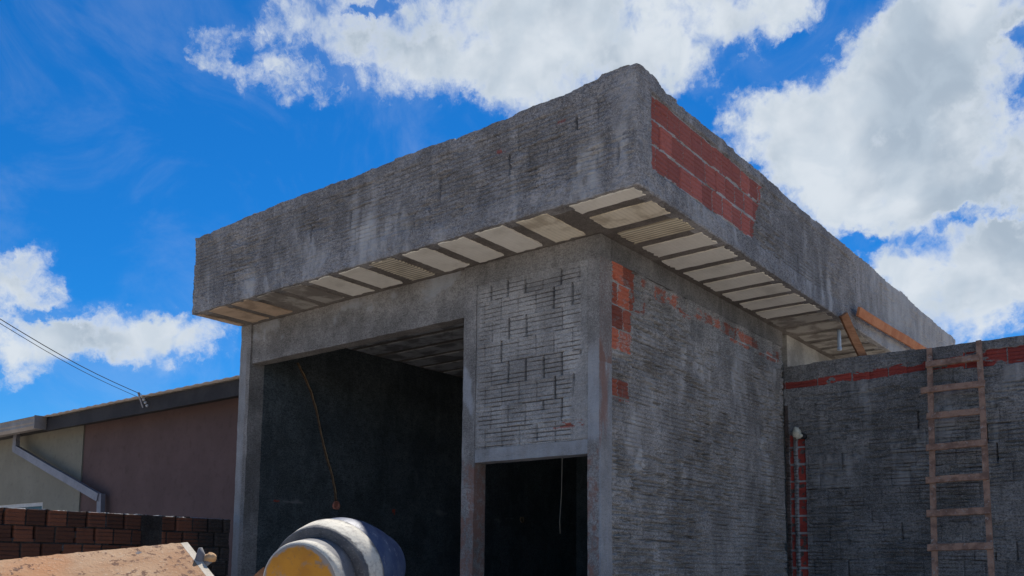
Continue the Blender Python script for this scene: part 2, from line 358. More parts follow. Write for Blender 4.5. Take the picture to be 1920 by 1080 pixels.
M['epsd'] = eps_mat('stained_and_shaded_polystyrene', (.42, .40, .36), (.33, .31, .28), (.2, .18, .16), .05, .5)  # own grey at the front; painted shade on panels behind the yard wall
M['epso'] = eps_mat('tan_lit_polystyrene', (.62, .47, .34), (.52, .40, .29), (.30, .22, .16), .25, .3)  # tan tint paints warm bounced light onto the end panels
M['epsin'] = eps_mat('shaded_polystyrene', (.42, .43, .44), (.34, .35, .36), (.16, .16, .16), .0, .5)  # darker copy for the indoor ceiling, with the shade put into its colour

# ---------------------------------------------------------------- ground
mt, k, b = material('packed_soil'); p = geo_pos(k)
n = k.noise(p, .6, 8, .6); f = k.noise(p, 14, 6, .65)
c = k.mix(k.ramp(n, .35, .65), (.40, .34, .28), (.50, .44, .37)); c = k.mix(k.math('MULTIPLY', k.ramp(f, .5, .7), .4), c, (.28, .2, .15))
k.l.new(c, b.inputs['Base Color']); b.inputs['Roughness'].default_value = .95; k.l.new(k.bump(f, .6, .03), b.inputs['Normal'])
g = 900
gx = np.concatenate([-np.geomspace(g, 14, 8), np.linspace(-12, 12, 49), np.geomspace(14, g, 8)])
gu, gv = np.meshgrid(gx, gx, indexing='ij'); gz = (fbm(gu * .7, gv * .7, 3, 4) - .5) * .08 * (np.abs(gu) < 13) * (np.abs(gv) < 13) - .03
ix = np.arange(gu.size).reshape(gu.shape)
ground = mesh_obj('ground', np.stack([gu, gv, gz], -1).reshape(-1, 3), np.stack([ix[:-1, :-1], ix[1:, :-1], ix[1:, 1:], ix[:-1, 1:]], -1).reshape(-1, 4), mt, smooth=True)
tag(ground, kind='structure')

# ---------------------------------------------------------------- unfinished building
H, WX, A, B = 4.4, 5.08, .664, .74
bld = empty('unfinished_building', (0, 0, 0), 'unfinished grey flat-roofed brick building with a deep parapet overhang and open garage bay', 'building')
def blocks(u, v, v0=0., bw=.195, bh=.2, seed=0, open_p=.2, groove=.006, ngr=5, hj=.010, vjw=.006):
    vv = v - v0 + (vn(u * 1.3, v * .2, seed + 3) - .5) * .012
    row = np.floor(vv / bh); fv = vv / bh - row
    off = (row % 2) * .5 + (_h(row, row * 0 + 1, seed) - .5) * .3
    cu = u / bw + off + (_h(row, np.floor(u / bw + off), seed + 8) - .5) * .0; col = np.floor(cu); fu = cu - col
    dh = np.minimum(fv, 1 - fv) * bh; dv = np.minimum(fu, 1 - fu) * bw
    jid = np.round(cu); jr = _h(jid, row, seed + 21); rc = _h(col, row, seed + 31)
    nz = vn(u * 9, v * 9, seed + 5)
    h = -hj * (.15 + 1.2 * nz ** 1.5) * (1 - ss(dh, .002, .0085))
    dep = np.where(jr < open_p, .09, .006 + .010 * jr); part = np.where(jr < open_p, ss(vn(jid * 3.1, v * 14, seed + 7), .15, .35), 1)
    wj = vjw * np.where(jr < open_p, 1.6, 1.15)
    h = h - dep * part * (1 - ss(dv, wj * .5, wj)) * ss(dh, .0, .015)
    gp = np.abs((fv * ngr + .5) % 1 - .5) * bh / ngr
    gr = (1 - ss(gp, .0018, .0062)) * (dh > .011)
    h = h - groove * gr * (.35 + 1.1 * vn(u * 6, row * 3.3 + np.round(fv * ngr) * 7.7, seed + 9))
    h = h + .009 * ss(vn(u * 16, row * 5.1 + v * 3, seed + 41), .5, .8) * np.exp(-((dh - .013) / .006) ** 2)
    h = h + (rc - .5) * .006 + (_h(col, row, seed + 77) - .5) * .03 * (fv - .5) * .5
    global CRE      # bare clay in unfilled grooves and joints, their shade painted into its colour
    CRE = np.maximum.reduce([gr * np.clip(.25 + 1.1 * vn(u * 6, row * 3.3 + np.round(fv * ngr) * 7.7, seed + 9), 0, 1), (1 - ss(dh, .002, .008)) * ss(nz, .3, .6), (1 - ss(dv, wj * .5, wj)) * np.where(jr < open_p, part, .5)])
    return h, rc, ss(dh, .004, .012) * ss(dv, .003, .008)
def plaster_cov(u, v, seed, sc=1.6, lo=.35, hi=.6):
    return ss(fbm(u * sc, v * sc, seed, 5, .6), lo, hi)
def lumps(u, v, seed): return (fbm(u * 14, v * 14, seed, 5, .7) - .5) * .020
def dashes(u, v, seed, lo=.60):
    """torn horizontal drag marks left by the trowel"""
    return -.022 * ss(fbm(u * 5, v * 46, seed, 3, .5), lo - .03, lo + .06) * ss(fbm(u * 1.7, v * 1.7, seed + 4, 3), .40, .56)
def splash(u, v, seed, lo=.60, hi=.74):
    return ss(fbm(u * 3.2 + .5 * vn(v * 3, u, seed), v * 1.1, seed, 6, .66), lo - .06, hi + .10)
def mk(red, pale, brown, tone): return np.stack([red, pale, brown, tone], -1)
Z3 = (0, 0, 1)
def rng(a, b, st): return np.linspace(a, b, max(2, int(round((b - a) / st)) + 1))

# front brick infill above the doorway
def f_infill(u, v):
    h, rc, face = blocks(u, v, v0=.03, seed=1, open_p=.36, groove=.015, bw=.197, hj=.012, vjw=.0085)
    cv = plaster_cov(u, v, 40, 2.2, .55, .74) * .35
    edge = np.maximum(1 - ss(u + 1.365, .0, .05), ss(u + .22 + .1 * ss(v, 3.5, 3.0), -.01, .05))
    edge = np.maximum(edge, ss(v + .1 * (fbm(u * 6, v * 2, 4) - .5), 4.12, 4.2))
    lum = lumps(u, v, 2)
    h = h * (1 - cv) * (1 - edge) + lum * (.35 + .6 * edge) + .003 * edge + .002
    red = .75 * box(u + .05 * (fbm(u * 20, v * 20, 3) - .5), v, -.50, -.16, 2.76, 2.83, .03) * (fbm(u * 9, v * 30, 8) > .45)
    pale = np.maximum(splash(u, v, 51, .62, .8) * .7, .8 * box(u, v, -.28, -.12, 2.6, 2.95, .05) * fbm(u * 12, v * 12, 6))
    return h, mk(red, pale, np.maximum(.25 * splash(u, v, 61), .95 * CRE * (1 - cv) * (1 - edge)), np.clip(.62 + .35 * (rc - .5) + .8 * (fbm(u * 1.8, v * 1.8, 66, 4) - .5) - .42 * edge, 0, 1))
relief('brick_infill', (0, .004, 0), (1, 0, 0), Z3, (0, -1, 0), rng(-1.372, -.128, .004), rng(2.652, 4.2, .004), f_infill, M['infill'], bld)
# pillars, lintel, ring beam
def m_pier(X, Y, Z):
    n = fbm(X * 9 + Y * 7, Z * 2.5, 71, 5, .6); low = 1 - ss(Z + .2 * (n - .5), 2.45, 2.7)
    return mk(0 * X, ss(n, .45, .7) * .9 * (1 - low) * (Z < 3.6), low * (.05 + .9 * n + .9 * (fbm(X * 40 + Y * 31, Z * 22, 19, 3) - .4)), .4 + .5 * fbm(X * 5, Z * 3, 9))
rough_box('pier', (-1.523, -.004, 0), (-1.371, .16, 4.198), M['beam'], bld, .02, .005, m_pier)
def m_corner(X, Y, Z):
    n = fbm(X * 12 + Y * 12, Z * 2.0, 81, 5, .6); low = 1 - ss(Z + .3 * (n - .5), 2.5, 2.7)
    side = (X > -.01)
    ben = box(Y, Z + .1 * n, .03, .17, 2.9, 3.3, .04) * side
    red = 0 * X
    pl = np.maximum(.9 * ss(n, .5, .7) * ss(Z, 2.9, 3.0) * (1 - ss(Z, 3.2, 3.5)), .55 * side * (Z < 3.3))
    pl = np.where((X < -.01) & (Y < .01), .75 * ss(Z, 2.55, 2.7) * (1 - ss(Z, 3.3, 3.6)), pl)
    return mk(red, pl, np.maximum(low * (-.1 + 1.0 * n + .9 * (fbm(X * 40 + Y * 31, Z * 22, 18, 3) - .4)) * (~side), np.where(side, .45 * (Z > 3.3) + .75 * box(Y + .25 * (n - .5), Z + .6 * n, -.1, .12, 2.95, 3.7, .12), 0)), .75 + 0 * Z)
rough_box('corner_column', (-.127, -.002, 0), (.002, .172, 4.198), M['beam'], bld, .012, .006, m_corner, maxn=400)
rough_box('lintel', (-1.369, 0, 2.53), (-.129, .15, 2.65), M['beam'], bld, .012, .004,
          lambda X, Y, Z: mk(0 * X, .42 + .5 * fbm(X * 4, Z * 14, 90) * 1.0, 0 * X, .6 + 0 * X))
def m_rb(X, Y, Z):
    n = fbm(X * 2.2, Z * 3, 101, 5, .6)
    return mk(0 * X, ss(n, .58, .75) * .75 * (X < -1.6), .2 * (fbm(X * 3, Z * 2, 5) > .55), .35 + .5 * fbm(X * 1.4, Z * 2, 6))
rough_box('ring_beam', (-4.885, .022, 3.93), (-1.525, .17, 4.398), M['beam'], bld, .02, .005, m_rb)
rough_box('ring_beam', (-1.525, -.003, 4.2), (.0, .17, 4.398), M['beam'], bld, .02, .005, lambda X, Y, Z: mk(0 * X, 0 * X, 0 * X, .25 + .3 * fbm(X * 3, Z * 3, 6)))
rough_box('side_ring_beam', (-.15, .172, 4.21), (.004, 3.98, 4.398), M['beam'], bld, .02, .006, lambda X, Y, Z: mk(0 * X, 0 * X, 0 * X, .05 + .2 * fbm(Y * 3, Z * 3, 6)))
rough_box('left_column', (-5.08, 0, 0), (-4.886, .2, 4.398), M['beam'], bld, .02, .006,
          lambda X, Y, Z: mk(0 * X, np.where(Y < .02, .62 * (1 - ss(X, -4.97, -4.93)) * (1 - ss(Z, 3.9, 4.3)), 0.), 0 * X, .4 + .3 * fbm(X * 9, Z * 3, 6)))  # pale strip on the front face: skylight painted into the colour
# side wall
def f_side(u, v):
    h, rc, face = blocks(u, v, v0=.03, seed=12, open_p=.10, groove=.014, hj=.024)
    n = fbm(u * 1.6, v * 1.6, 120, 5, .6)
    j = (fbm(u * 7, v * 7, 33, 4, .6) - .5) * .16
    red = np.maximum.reduce([box(u + j, v, .17, .52, 3.43, 4.24, .03), box(u + j, v, .3, .78, 3.85, 4.2, .04) * (n > .36), box(u + j * .6, v, .17, .44, 3.0, 3.19, .03),
                             box(u, v + j * .4 + .02 * (u - 1), .9, 3.9, 4.02, 4.2, .03) * ss(fbm(u * 2.5, v * 7, 44, 4), .32, .50)])
    redm = red * np.where(u > .65, .62, 1.) * (1 - .45 * ss(fbm(u * 11, v * 11, 91, 4, .6), .52, .64))
    cv = np.clip(ss(n, .40, .66) * .85 + .12 * (v < 3.0), 0, 1) * (1 - red)
    cv = np.maximum(cv, .9 * (1 - ss(u, .17, .2))); cv = cv * (1 - red)
    lum = lumps(u, v, 14)
    h = h * (1 - .72 * cv) + (lum * (.5 + .9 * cv) + 1.2 * dashes(u, v, 15, .56)) * (1 - .7 * red) + .006 * cv
    mort = 1 - face
    pale = splash(u, v, 131, .55, .72) * (1 - red) * (v < 3.9) * (.35 + .65 * (v > 2.3))
    pale = np.maximum(pale, .8 * mort * red)
    brown = np.maximum(.9 * box(u + j, v, .17, .5, 3.2, 3.4, .04), .5 * ss(fbm(u * 2, v * 3, 150, 4), .58, .7) * (v < 2.3)) * (1 - red)
    rr = redm * np.where(mort > .5, .15, 1.)
    nb = fbm(u * 5, v * 3, 205, 5, .65)
    chalk = np.maximum.reduce([box(u, v, 1.3, 1.9, 3.2, 3.75, .2) * .9, box(u, v, .1, .9, 2.2, 3.0, .25) * .7, box(u, v, .55, .95, 3.45, 3.85, .15) * .7, box(u, v, 2.6, 3.6, 3.0, 3.5, .25) * .6]) * ss(nb, .44, .66)
    pale = np.maximum(pale, chalk * (1 - red))
    hole = np.maximum.reduce([box(u + j * .3, v, 1.60, 1.68, 1.94, 2.02, .012) * (nb > .42), box(u, v + j * .2, 1.50, 1.66, 2.045, 2.06, .006), box(u + j * .1, v, 1.60, 1.61, 2.05, 2.19, .004), box(u, v + j * .2, .88, 1.02, 3.07, 3.085, .005), box(u, v + j * .3, 1.55, 1.66, 1.865, 1.885, .006), box(u, v, .20, .24, 4.06, 4.10, .008)])
    h = h - .05 * hole
    brown = np.maximum(brown, 0)
    brown = np.maximum(brown * .6, .66 * CRE * (1 - .9 * cv) * (1 - red))
    return h, mk(rr, pale, brown, np.where(red > .5, rc, .3 + .4 * rc))
vs = np.concatenate([rng(0, 1.2, .03)[:-1], rng(1.2, 4.208, .005)])
relief('side_wall', (0, 0, 0), (0, 1, 0), Z3, (1, 0, 0), rng(.174, 3.979, .0075), vs, f_side, M['wall'], bld, wob=.002)
rough_box('rear_side_wall', (-.15, 4.14, 0), (-.006, 9.3, 4.398), M['pale'], bld, .05, .005)
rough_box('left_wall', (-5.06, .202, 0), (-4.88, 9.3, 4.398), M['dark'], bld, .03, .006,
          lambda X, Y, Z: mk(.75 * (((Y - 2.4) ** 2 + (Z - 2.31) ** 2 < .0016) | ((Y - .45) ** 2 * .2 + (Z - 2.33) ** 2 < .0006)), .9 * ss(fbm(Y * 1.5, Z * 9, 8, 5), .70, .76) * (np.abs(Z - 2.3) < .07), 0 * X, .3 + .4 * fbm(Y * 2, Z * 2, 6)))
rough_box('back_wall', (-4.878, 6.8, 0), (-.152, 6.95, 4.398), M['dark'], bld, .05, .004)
rough_box('rear_wall', (-4.878, 9.15, 0), (-.152, 9.3, 4.398), M['wall'], bld, .05, .004)

# parapet fascia (front and side)
def steps(u, seed, w=.35):
    return (_h(np.floor(u / w + .3 * vn(u * 3, u * 0, seed)), u * 0, seed) - .5) * .022 + (vn(u * 14, u * 0, seed + 2) - .5) * .012 + (vn(u * 1.1, u * 0, seed + 3) - .5) * .02
def f_front(u, v):
    h, rc, face = blocks(u, v, v0=4.58, seed=31, open_p=.04, groove=.013, hj=.02)
    n = fbm(u * 1.8, v * 2.5, 140, 5, .6)
    cv = np.maximum(ss(n, .42, .70) * .5, 1 - ss(v + .05 * (n - .5), 4.56, 4.64)); cv = np.maximum(cv, ss(v + .06 * (n - .5), 5.16, 5.2)); cv = np.maximum(cv, ss(u + .12 * (n - .5), .42, .5))
    h = h * (1 - .80 * cv) + lumps(u, v, 15) * (.8 + .9 * cv) + .8 * dashes(u, v, 16, .56) * (1 - .8 * (v > 5.18)) * (1 - .8 * (v < 4.6)) + .008 * cv
    r = ss(u, B - .05, B); h = h - r * r * .012
    pale = np.maximum(splash(u, v, 151, .52, .68) * (1 - .6 * ss(v, 4.7, 5.0)), .55 * fbm(u * 5, v * 5, 7) * (1 - ss(v, 4.5, 4.62)) * ss(u, -2.5, -1))
    pale = np.maximum(pale, .30 * ss(u, .36, .6))
    red = .62 * (np.maximum(box(u, v, -.0, .2, 5.08, 5.12, .02), box(u, v, -.62, -.45, 5.0, 5.06, .03))) * (fbm(u * 15, v * 20, 5) > .45)
    return h, mk(red, pale, np.maximum(.2 * splash(u, v, 77), .62 * CRE * (1 - cv)), .2 + .5 * rc * (1 - cv) + .25 * cv)
def top_front(u): return steps(u, 201) + .02 * ss(u, .05, .4) + .028 * ss(u, .40, .45) - .015 * ss(u, .64, .74)
relief('front_parapet', (0, -A, 0), (1, 0, 0), Z3, (0, -1, 0), rng(-WX, B, .0075), rng(H, 5.305, .005), f_front, M['parapet'], bld, thick=.12, top=top_front, wob=.006)
def f_sidep(u, v):
    h, rc, face = blocks(u, v, v0=4.6, seed=41, open_p=.06, groove=.012, hj=.014)
    n = fbm(u * 1.8, v * 2.5, 160, 5, .6)
    j = (fbm(u * 9, v * 9, 43, 4, .6) - .5) * .1
    red = box(u, v, -.445, 1.52 + .3, 4.6, 5.2, .008)
    red = red * (1 - ss(u + j * 1.4 - .45 * (v - 4.65), 1.42, 1.46))
    cv = ss(n, .40, .7) * .35 + .6 * ss(u, 3.4, 4.6)
    cv = np.maximum.reduce([cv, 1 - ss(v + .03 * (n - .5), 4.57, 4.60), ss(v + .03 * (n - .5), 5.2, 5.22), 1 - ss(u, -.46, -.43)])
    cv = np.clip(cv, 0, 1) * (1 - red)
    h = h * (1 - .80 * cv) + (lumps(u, v, 16) * (.6 + .9 * cv) + dashes(u, v, 17, .6) * (1 - cv)) * (1 - .6 * red) + .012 * cv
    r = 1 - ss(u, -A, -A + .05); h = h - r * r * .012
    mort = 1 - face
    pale = np.maximum(splash(u, v, 171, .56, .74) * .8, ss(u, 3.6, 6.0) * (.55 + .6 * n)) * (1 - red)
    mrow = (np.abs(((v - 4.6 + (vn(u * 4, v * 0, 3) - .5) * .012) / .2) % 1 - .5) > .445) * red * (fbm(u * 5, v * 5, 31, 3) > .38)
    pale = np.maximum(pale, .75 * mrow); mort = np.maximum(mort, mrow)
    return h, mk(red * np.where(mort > .6, .2, 1.) * (1 - .5 * CRE * (mort < .5)), pale, .62 * CRE * (1 - .9 * cv) * (1 - red) + .6 * CRE * red * (mort < .5), np.where(red > .5, .45 + .5 * rc ** 1.5, .3 + .3 * rc * (1 - cv) + .3 * cv))
def top_side(u): return steps(u, 211) + .045 * (1 - ss(u, -.45, -.2)) + .02 * ss(u, 2, 5)
relief('side_parapet', (B, 0, 0), (0, 1, 0), Z3, (1, 0, 0), np.concatenate([rng(-A + .002, 4.5, .0085)[:-1], rng(4.5, 9.46, .014)]), rng(H, 5.305, .005), f_sidep, M['parapet'], bld, thick=.12, top=top_side, wob=.006)
rough_box('left_parapet', (-5.078, -.54, 4.53), (-4.96, 9.3, 5.28), M['parapet'], bld, .04, .005)
rough_box('rear_parapet', (-5.078, 9.34, 4.4), (.618, 9.46, 5.3), M['parapet'], bld, .04, .005)
# slab (its flush underside shows between the polystyrene blocks)
rough_box('roof_slab', (-5.076, -.545, 4.403), (.622, 9.33, 4.53), M['soffit'], bld, .04, .003, lambda X, Y, Z: mk(0 * X, 0 * X, .3 * fbm(X * 3, Y * 3, 6), .5 * fbm(X * 2, Y * 2, 9)))
# lip under the fascia covering the panel ends
def infill(x0, x1, y0, y1, mat, seed, name='foam_infill', ragged='x', z=4.392):
    """flat foam block with a hand-cut outline, its underside a few mm proud of the ribs"""
    rr = random.Random(seed); pts = []
    def edge(a, b, n, amp):
        for i in range(n):
            t = i / n; pts.append((a[0] + (b[0] - a[0]) * t + rr.uniform(-amp, amp), a[1] + (b[1] - a[1]) * t + rr.uniform(-amp, amp)))
    fine, rag = .004, .016
    ax, ay = (rag, fine) if ragged == 'x' else (fine, rag)
    Lx, Ly = x1 - x0, y1 - y0
    edge((x0, y0), (x1, y0), max(4, int(Lx / .06)), ay); edge((x1, y0), (x1, y1), max(5, int(Ly / .03)), ax)
    edge((x1, y1), (x0, y1), max(4, int(Lx / .06)), ay); edge((x0, y1), (x0, y0), max(5, int(Ly / .03)), ax)
    n = len(pts); v = [(px, py, z + rr.uniform(-.0008, .0008)) for px, py in pts] + [(px, py, 4.404) for px, py in pts]
    f = [list(range(n))[::-1], list(range(n, 2 * n))] + [[i, (i + 1) % n, n + (i + 1) % n, n + i] for i in range(n)]
    return mesh_obj(name, v, f, mat, bld)
infill(.115, .70, -.632, -.462, M['eps'], 900)
y = -.335; i = 0
kinds = {0: 'epsy', 1: 'epsg', 2: 'eps', 3: 'eps', 4: 'eps', 5: 'eps'}
while y < 9.0:
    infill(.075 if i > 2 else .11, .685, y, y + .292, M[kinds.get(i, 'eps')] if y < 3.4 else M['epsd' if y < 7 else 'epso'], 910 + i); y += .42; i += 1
fk = ['epsy', 'eps', 'eps', 'eps', 'epsg2', 'eps', 'eps', 'epsd', 'epsd', 'epso', 'epso']
for i in range(11):
    xr = -.115 - .437 * i
    infill(xr - .305, xr, -.632 + (.02 if i == 0 else 0), -.055, M[fk[i]], 940 + i, ragged='y')
infill(-5.055, -4.96, -.60, -.06, M['epso'], 960, ragged='y')
i = 0; y = .35
while y < 6.5:
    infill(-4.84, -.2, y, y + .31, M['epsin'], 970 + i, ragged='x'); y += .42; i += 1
# electrical chase, conduit and outlet boxes on the inner left wall
cp = [(-4.868, .68, 4.06), (-4.868, .80, 3.90), (-4.868, .90, 3.74), (-4.868, 1.0, 3.5), (-4.868, 1.06, 3.3), (-4.868, 1.13, 3.08), (-4.868, 1.19, 2.92), (-4.868, 1.29, 2.7), (-4.868, 1.345, 2.52), (-4.868, 1.365, 2.37)]
cv_, cf_ = [], []
for i, pnt in enumerate(cp):
    for q in range(2):
        w = .012 + .012 * random.random(); cv_.append((-4.872, pnt[1] + (w if q else -w), pnt[2]))
for i in range(len(cp) - 1): cf_.append([i * 2, i * 2 + 1, i * 2 + 3, i * 2 + 2])
nv_ = len(cv_); cv_ += [(-4.885, a, b_) for (_, a, b_) in cv_]
cf_ = cf_ + [[f[3] + nv_, f[2] + nv_, f[1] + nv_, f[0] + nv_] for f in cf_] + [[i * 2, i * 2 + 2, nv_ + i * 2 + 2, nv_ + i * 2] for i in range(len(cp) - 1)] + [[i * 2 + 3, i * 2 + 1, nv_ + i * 2 + 1, nv_ + i * 2 + 3] for i in range(len(cp) - 1)]
mesh_obj('wall_chase', cv_, cf_, M['chase'], bld)
cpp = []
for i in range(len(cp) - 1):
    for q in range(4):
        t = q / 4; cpp.append((-4.862 + random.uniform(-.004, .006), cp[i][1] * (1 - t) + cp[i + 1][1] * t + random.uniform(-.005, .005), cp[i][2] * (1 - t) + cp[i + 1][2] * t))
tube('conduit', cpp, [.005 + .003 * (i % 2) for i in range(len(cpp))], M['conduit'], bld, 6)
def outlet(y, z, s, mat):
    v, f = [], []
    for (r, dx) in ((1, 0), (1, .022), (.72, .022), (.62, .006)):
        for q in range(10):
            an = q * math.pi / 5 + .3; rr = s * r * (1 + .12 * random.uniform(-1, 1)); v.append((-4.884 + dx + .01, y + math.cos(an) * rr, z + math.sin(an) * rr))
    for i in range(3):
        for q in range(10): f.append([i * 10 + q, i * 10 + (q + 1) % 10, (i + 1) * 10 + (q + 1) % 10, (i + 1) * 10 + q])
    f.append([30 + q for q in range(10)]); mesh_obj('outlet_box', v, f, mat, bld)
outlet(1.36, 2.335, .055, M['boxpink']); outlet(5.23, 2.33, .05, M['conduit'])
hc = [(-2.50, 3.0, 4.40), (-2.498, 3.0, 3.6), (-2.50, 3.0, 2.96), (-2.51, 3.0, 2.5), (-2.535, 3.0, 2.15), (-2.53, 3.005, 2.0)]
tag(tube('hanging_cord', hc, .008, M['palecable']), 'thin grey cord hanging from the ceiling, seen through the dark doorway', 'cord')

# ---------------------------------------------------------------- yard wall with chases
def f_yard(u, v):
    h, rc, face = blocks(u, v, v0=.1, seed=52, open_p=.05, groove=.013, hj=.022)
    n = fbm(u * 1.5, v * 1.5, 180, 5, .6); j = (fbm(u * 6, v * 6, 53, 4, .6) - .5) * .05
    lo_ = np.where(u < 1.95, 3.700 + .02 * ss(u, 0, 1.6), 3.69); hi_ = np.where(u < 1.95, 3.775 + .06 * ss(u, 0, 1.6), 3.87)
    red = ss(v + j, lo_ - .012, lo_ + .012) * (1 - ss(v + j * .6, hi_ - .012, hi_ + .012))
    red = red * (1 - .7 * (np.abs((u * 1.0) % .39 - .02) < .008)) * (1 - .75 * ss(fbm(u * 7, v * 16, 92, 4, .6), .52, .66))
    ch1 = box(u + j * .2, v, .055, .10, .0, 3.15, .006); ch2 = box(u + j * .2, v, .150, .240, .0, 3.10, .006)
    st = box(u + j * .3, v, -.05, .05, .0, 3.5, .012)
    cut = np.maximum(ch1, ch2)
    cv = np.clip(ss(n, .40, .66) * .7 + .7 * ss(v, 3.1, 3.4), 0, 1) * (1 - red)
    h = h * (1 - .80 * cv) + lumps(u, v, 17) * (.5 + 1. * cv) + dashes(u, v, 18) * (v < 3.6) + .006 * cv
    mj = (np.abs((v / .2) % 1 - .5) > .44)
    h = h * (1 - cut) + cut * (-.028 + .008 * mj + lumps(u, v, 19))
    nb = fbm(u * 9, v * 2.2, 206, 5, .65)
    rims = np.maximum(box(u, v, .135, .255, 0, 3.11, .004) - ch2, 0)
    red2 = np.maximum.reduce([red, cut * np.where(mj, .1, .75) * (fbm(u * 20, v * 20, 77, 3) > .36), st * .0])
    drip = ss(nb, .54, .68) * np.maximum(box(u, v, 1.1, 2.4, 2.85, 3.4, .12), .6 * box(u, v, .3, .9, 3.1, 3.6, .12))
    pale = np.maximum.reduce([splash(u, v, 191, .56, .72) * (v > 2.5), drip, 1.3 * ch2 * mj + .5 * ch1 * mj]) * (1 - red)
    pale = np.maximum(pale, rims * .9)
    brown = np.maximum.reduce([st * (1.0 + .6 * n), cut * .75 * (1 - mj), .85 * CRE * (1 - cv) * (1 - red) * (1 - cut)])
    return h, mk(red2, pale, brown, np.where(red2 > .4, .25 + .6 * rc, .25 + .4 * rc - .25 * ss(v, 3.4, 2.4) * n))
vs = np.concatenate([rng(0, 1.2, .03)[:-1], rng(1.2, 3.97, .0052)])
yw = empty('yard_wall', (0, 3.98, 0), 'dark grey rendered yard wall with a red brick strip under its top, behind the ladder', 'wall')
relief('wall_face', (0, 3.982, 0), (1, 0, 0), Z3, (0, -1, 0), np.concatenate([rng(.002, 2.7, .0072)[:-1], rng(2.7, 6, .05)]), vs, f_yard, M['yard'], yw, top=lambda u: steps(u, 221, .5) * .5, wob=.004)

# ---------------------------------------------------------------- foam-plugged pipe end over the chase
rr = random.Random(4)
def blob(name, c, r, mat, parent=None, seed=1, sq=(1, 1, 1), amp=.3, nu=18, nv=12):
    v, f = [], []
    for i in range(nv + 1):
        th = math.pi * i / nv
        for q in range(nu):
            ph = 2 * math.pi * q / nu; d_ = Vector((math.sin(th) * math.cos(ph), math.sin(th) * math.sin(ph), math.cos(th)))
            s_ = 1 + amp * (float(fbm(np.array([d_.x * 1.9 + d_.z * 1.3 + 5.]), np.array([d_.y * 1.9 - d_.z * 1.1 + 3.]), seed, 3)[0]) - .5) * 2
            v.append((c[0] + d_.x * r * s_ * sq[0], c[1] + d_.y * r * s_ * sq[1], c[2] + d_.z * r * s_ * sq[2]))
    for i in range(nv):
        for q in range(nu): f.append([i * nu + q, i * nu + (q + 1) % nu, (i + 1) * nu + (q + 1) % nu, (i + 1) * nu + q])
    return mesh_obj(name, v, f, mat, parent, smooth=True)
pe = empty('vent_pipe', (.17, 3.95, 0), 'white foam-wrapped pipe end sticking out of the wall above the red brick slot', 'pipe')
blob('foam_plug', (.165, 3.93, 3.165), .056, M['foam'], pe, 3, (.9, .9, 1.15), .45)
blob('foam_plug', (.20, 3.935, 3.125), .036, M['foam'], pe, 8, (1.2, .8, .8), .4)
tube('pipe_socket', [(.235, 3.99, 3.12), (.235, 3.93, 3.12)], .034, M['cable'], pe, 14)

# ---------------------------------------------------------------- ladder
ld = empty('wooden_ladder', (2.1, 2.8, 0), 'weathered home-made wooden ladder leaning on the dark yard wall', 'ladder')
bar('rail', (1.858, 2.76, -.02), (1.628, 3.945, 3.95), .052, .032, (1, 0, 0), M['oldwood'], ld)
bar('rail', (2.352, 2.76, -.02), (2.108, 3.95, 3.965), .052, .032, (1, 0, 0), M['oldwood'], ld)
rg = [((1.628, 3.891, 3.771), (2.090, 3.896, 3.782)), ((1.590, 3.805, 3.482), (2.150, 3.806, 3.490)), ((1.655, 3.717, 3.191), (2.105, 3.720, 3.199)), ((1.665, 3.615, 2.849), (2.170, 3.617, 2.860)),
      ((1.675, 3.511, 2.504), (2.192, 3.515, 2.520)), ((1.695, 3.409, 2.162), (2.212, 3.413, 2.178)), ((1.715, 3.307, 1.823), (2.240, 3.311, 1.838)),
      ((1.73, 3.205, 1.482), (2.26, 3.208, 1.49)), ((1.75, 3.10, 1.14), (2.28, 3.106, 1.15)), ((1.775, 3.0, .80), (2.30, 3.0, .80)), ((1.79, 2.90, .46), (2.33, 2.9, .46))]
for i, (a, b2) in enumerate(rg):
    off = -.034 if i != 2 else -.02
    bar('rung', (a[0] - .02, a[1] + off, a[2] - .01), (b2[0] + .03, b2[1] + off, b2[2] - .01), .066, .024, (0, .29, .957), M['oldwood'], ld)

# ---------------------------------------------------------------- timbers and pipe above the yard wall
tag(bar('formwork_board', (.835, 4.16, 4.545), (.835, 7.3, 4.665), .105, .03, (0.25, .0, 1), M['board']), 'long orange-brown formwork board lying against the parapet above the yard wall', 'board')
tag(bar('timber_brace', (.80, 3.74, 4.42), (.90, 4.16, 3.93), .085, .05, (.6, .5, .3), M['wood']), 'short slanted timber brace between the slab edge and the yard wall top', 'brace')
pp = empty('drain_pipe', (.565, 4.3, 4.15), 'short pale blue pipe stub hanging under the slab behind the yard wall', 'pipe')
tube('pipe', [(.565, 4.3, 4.43), (.565, 4.3, 4.16)], .022, M['pvc'], pp, 16)
tube('pipe_collar', [(.565, 4.3, 4.19), (.565, 4.3, 4.155)], .026, M['pvc'], pp, 16)

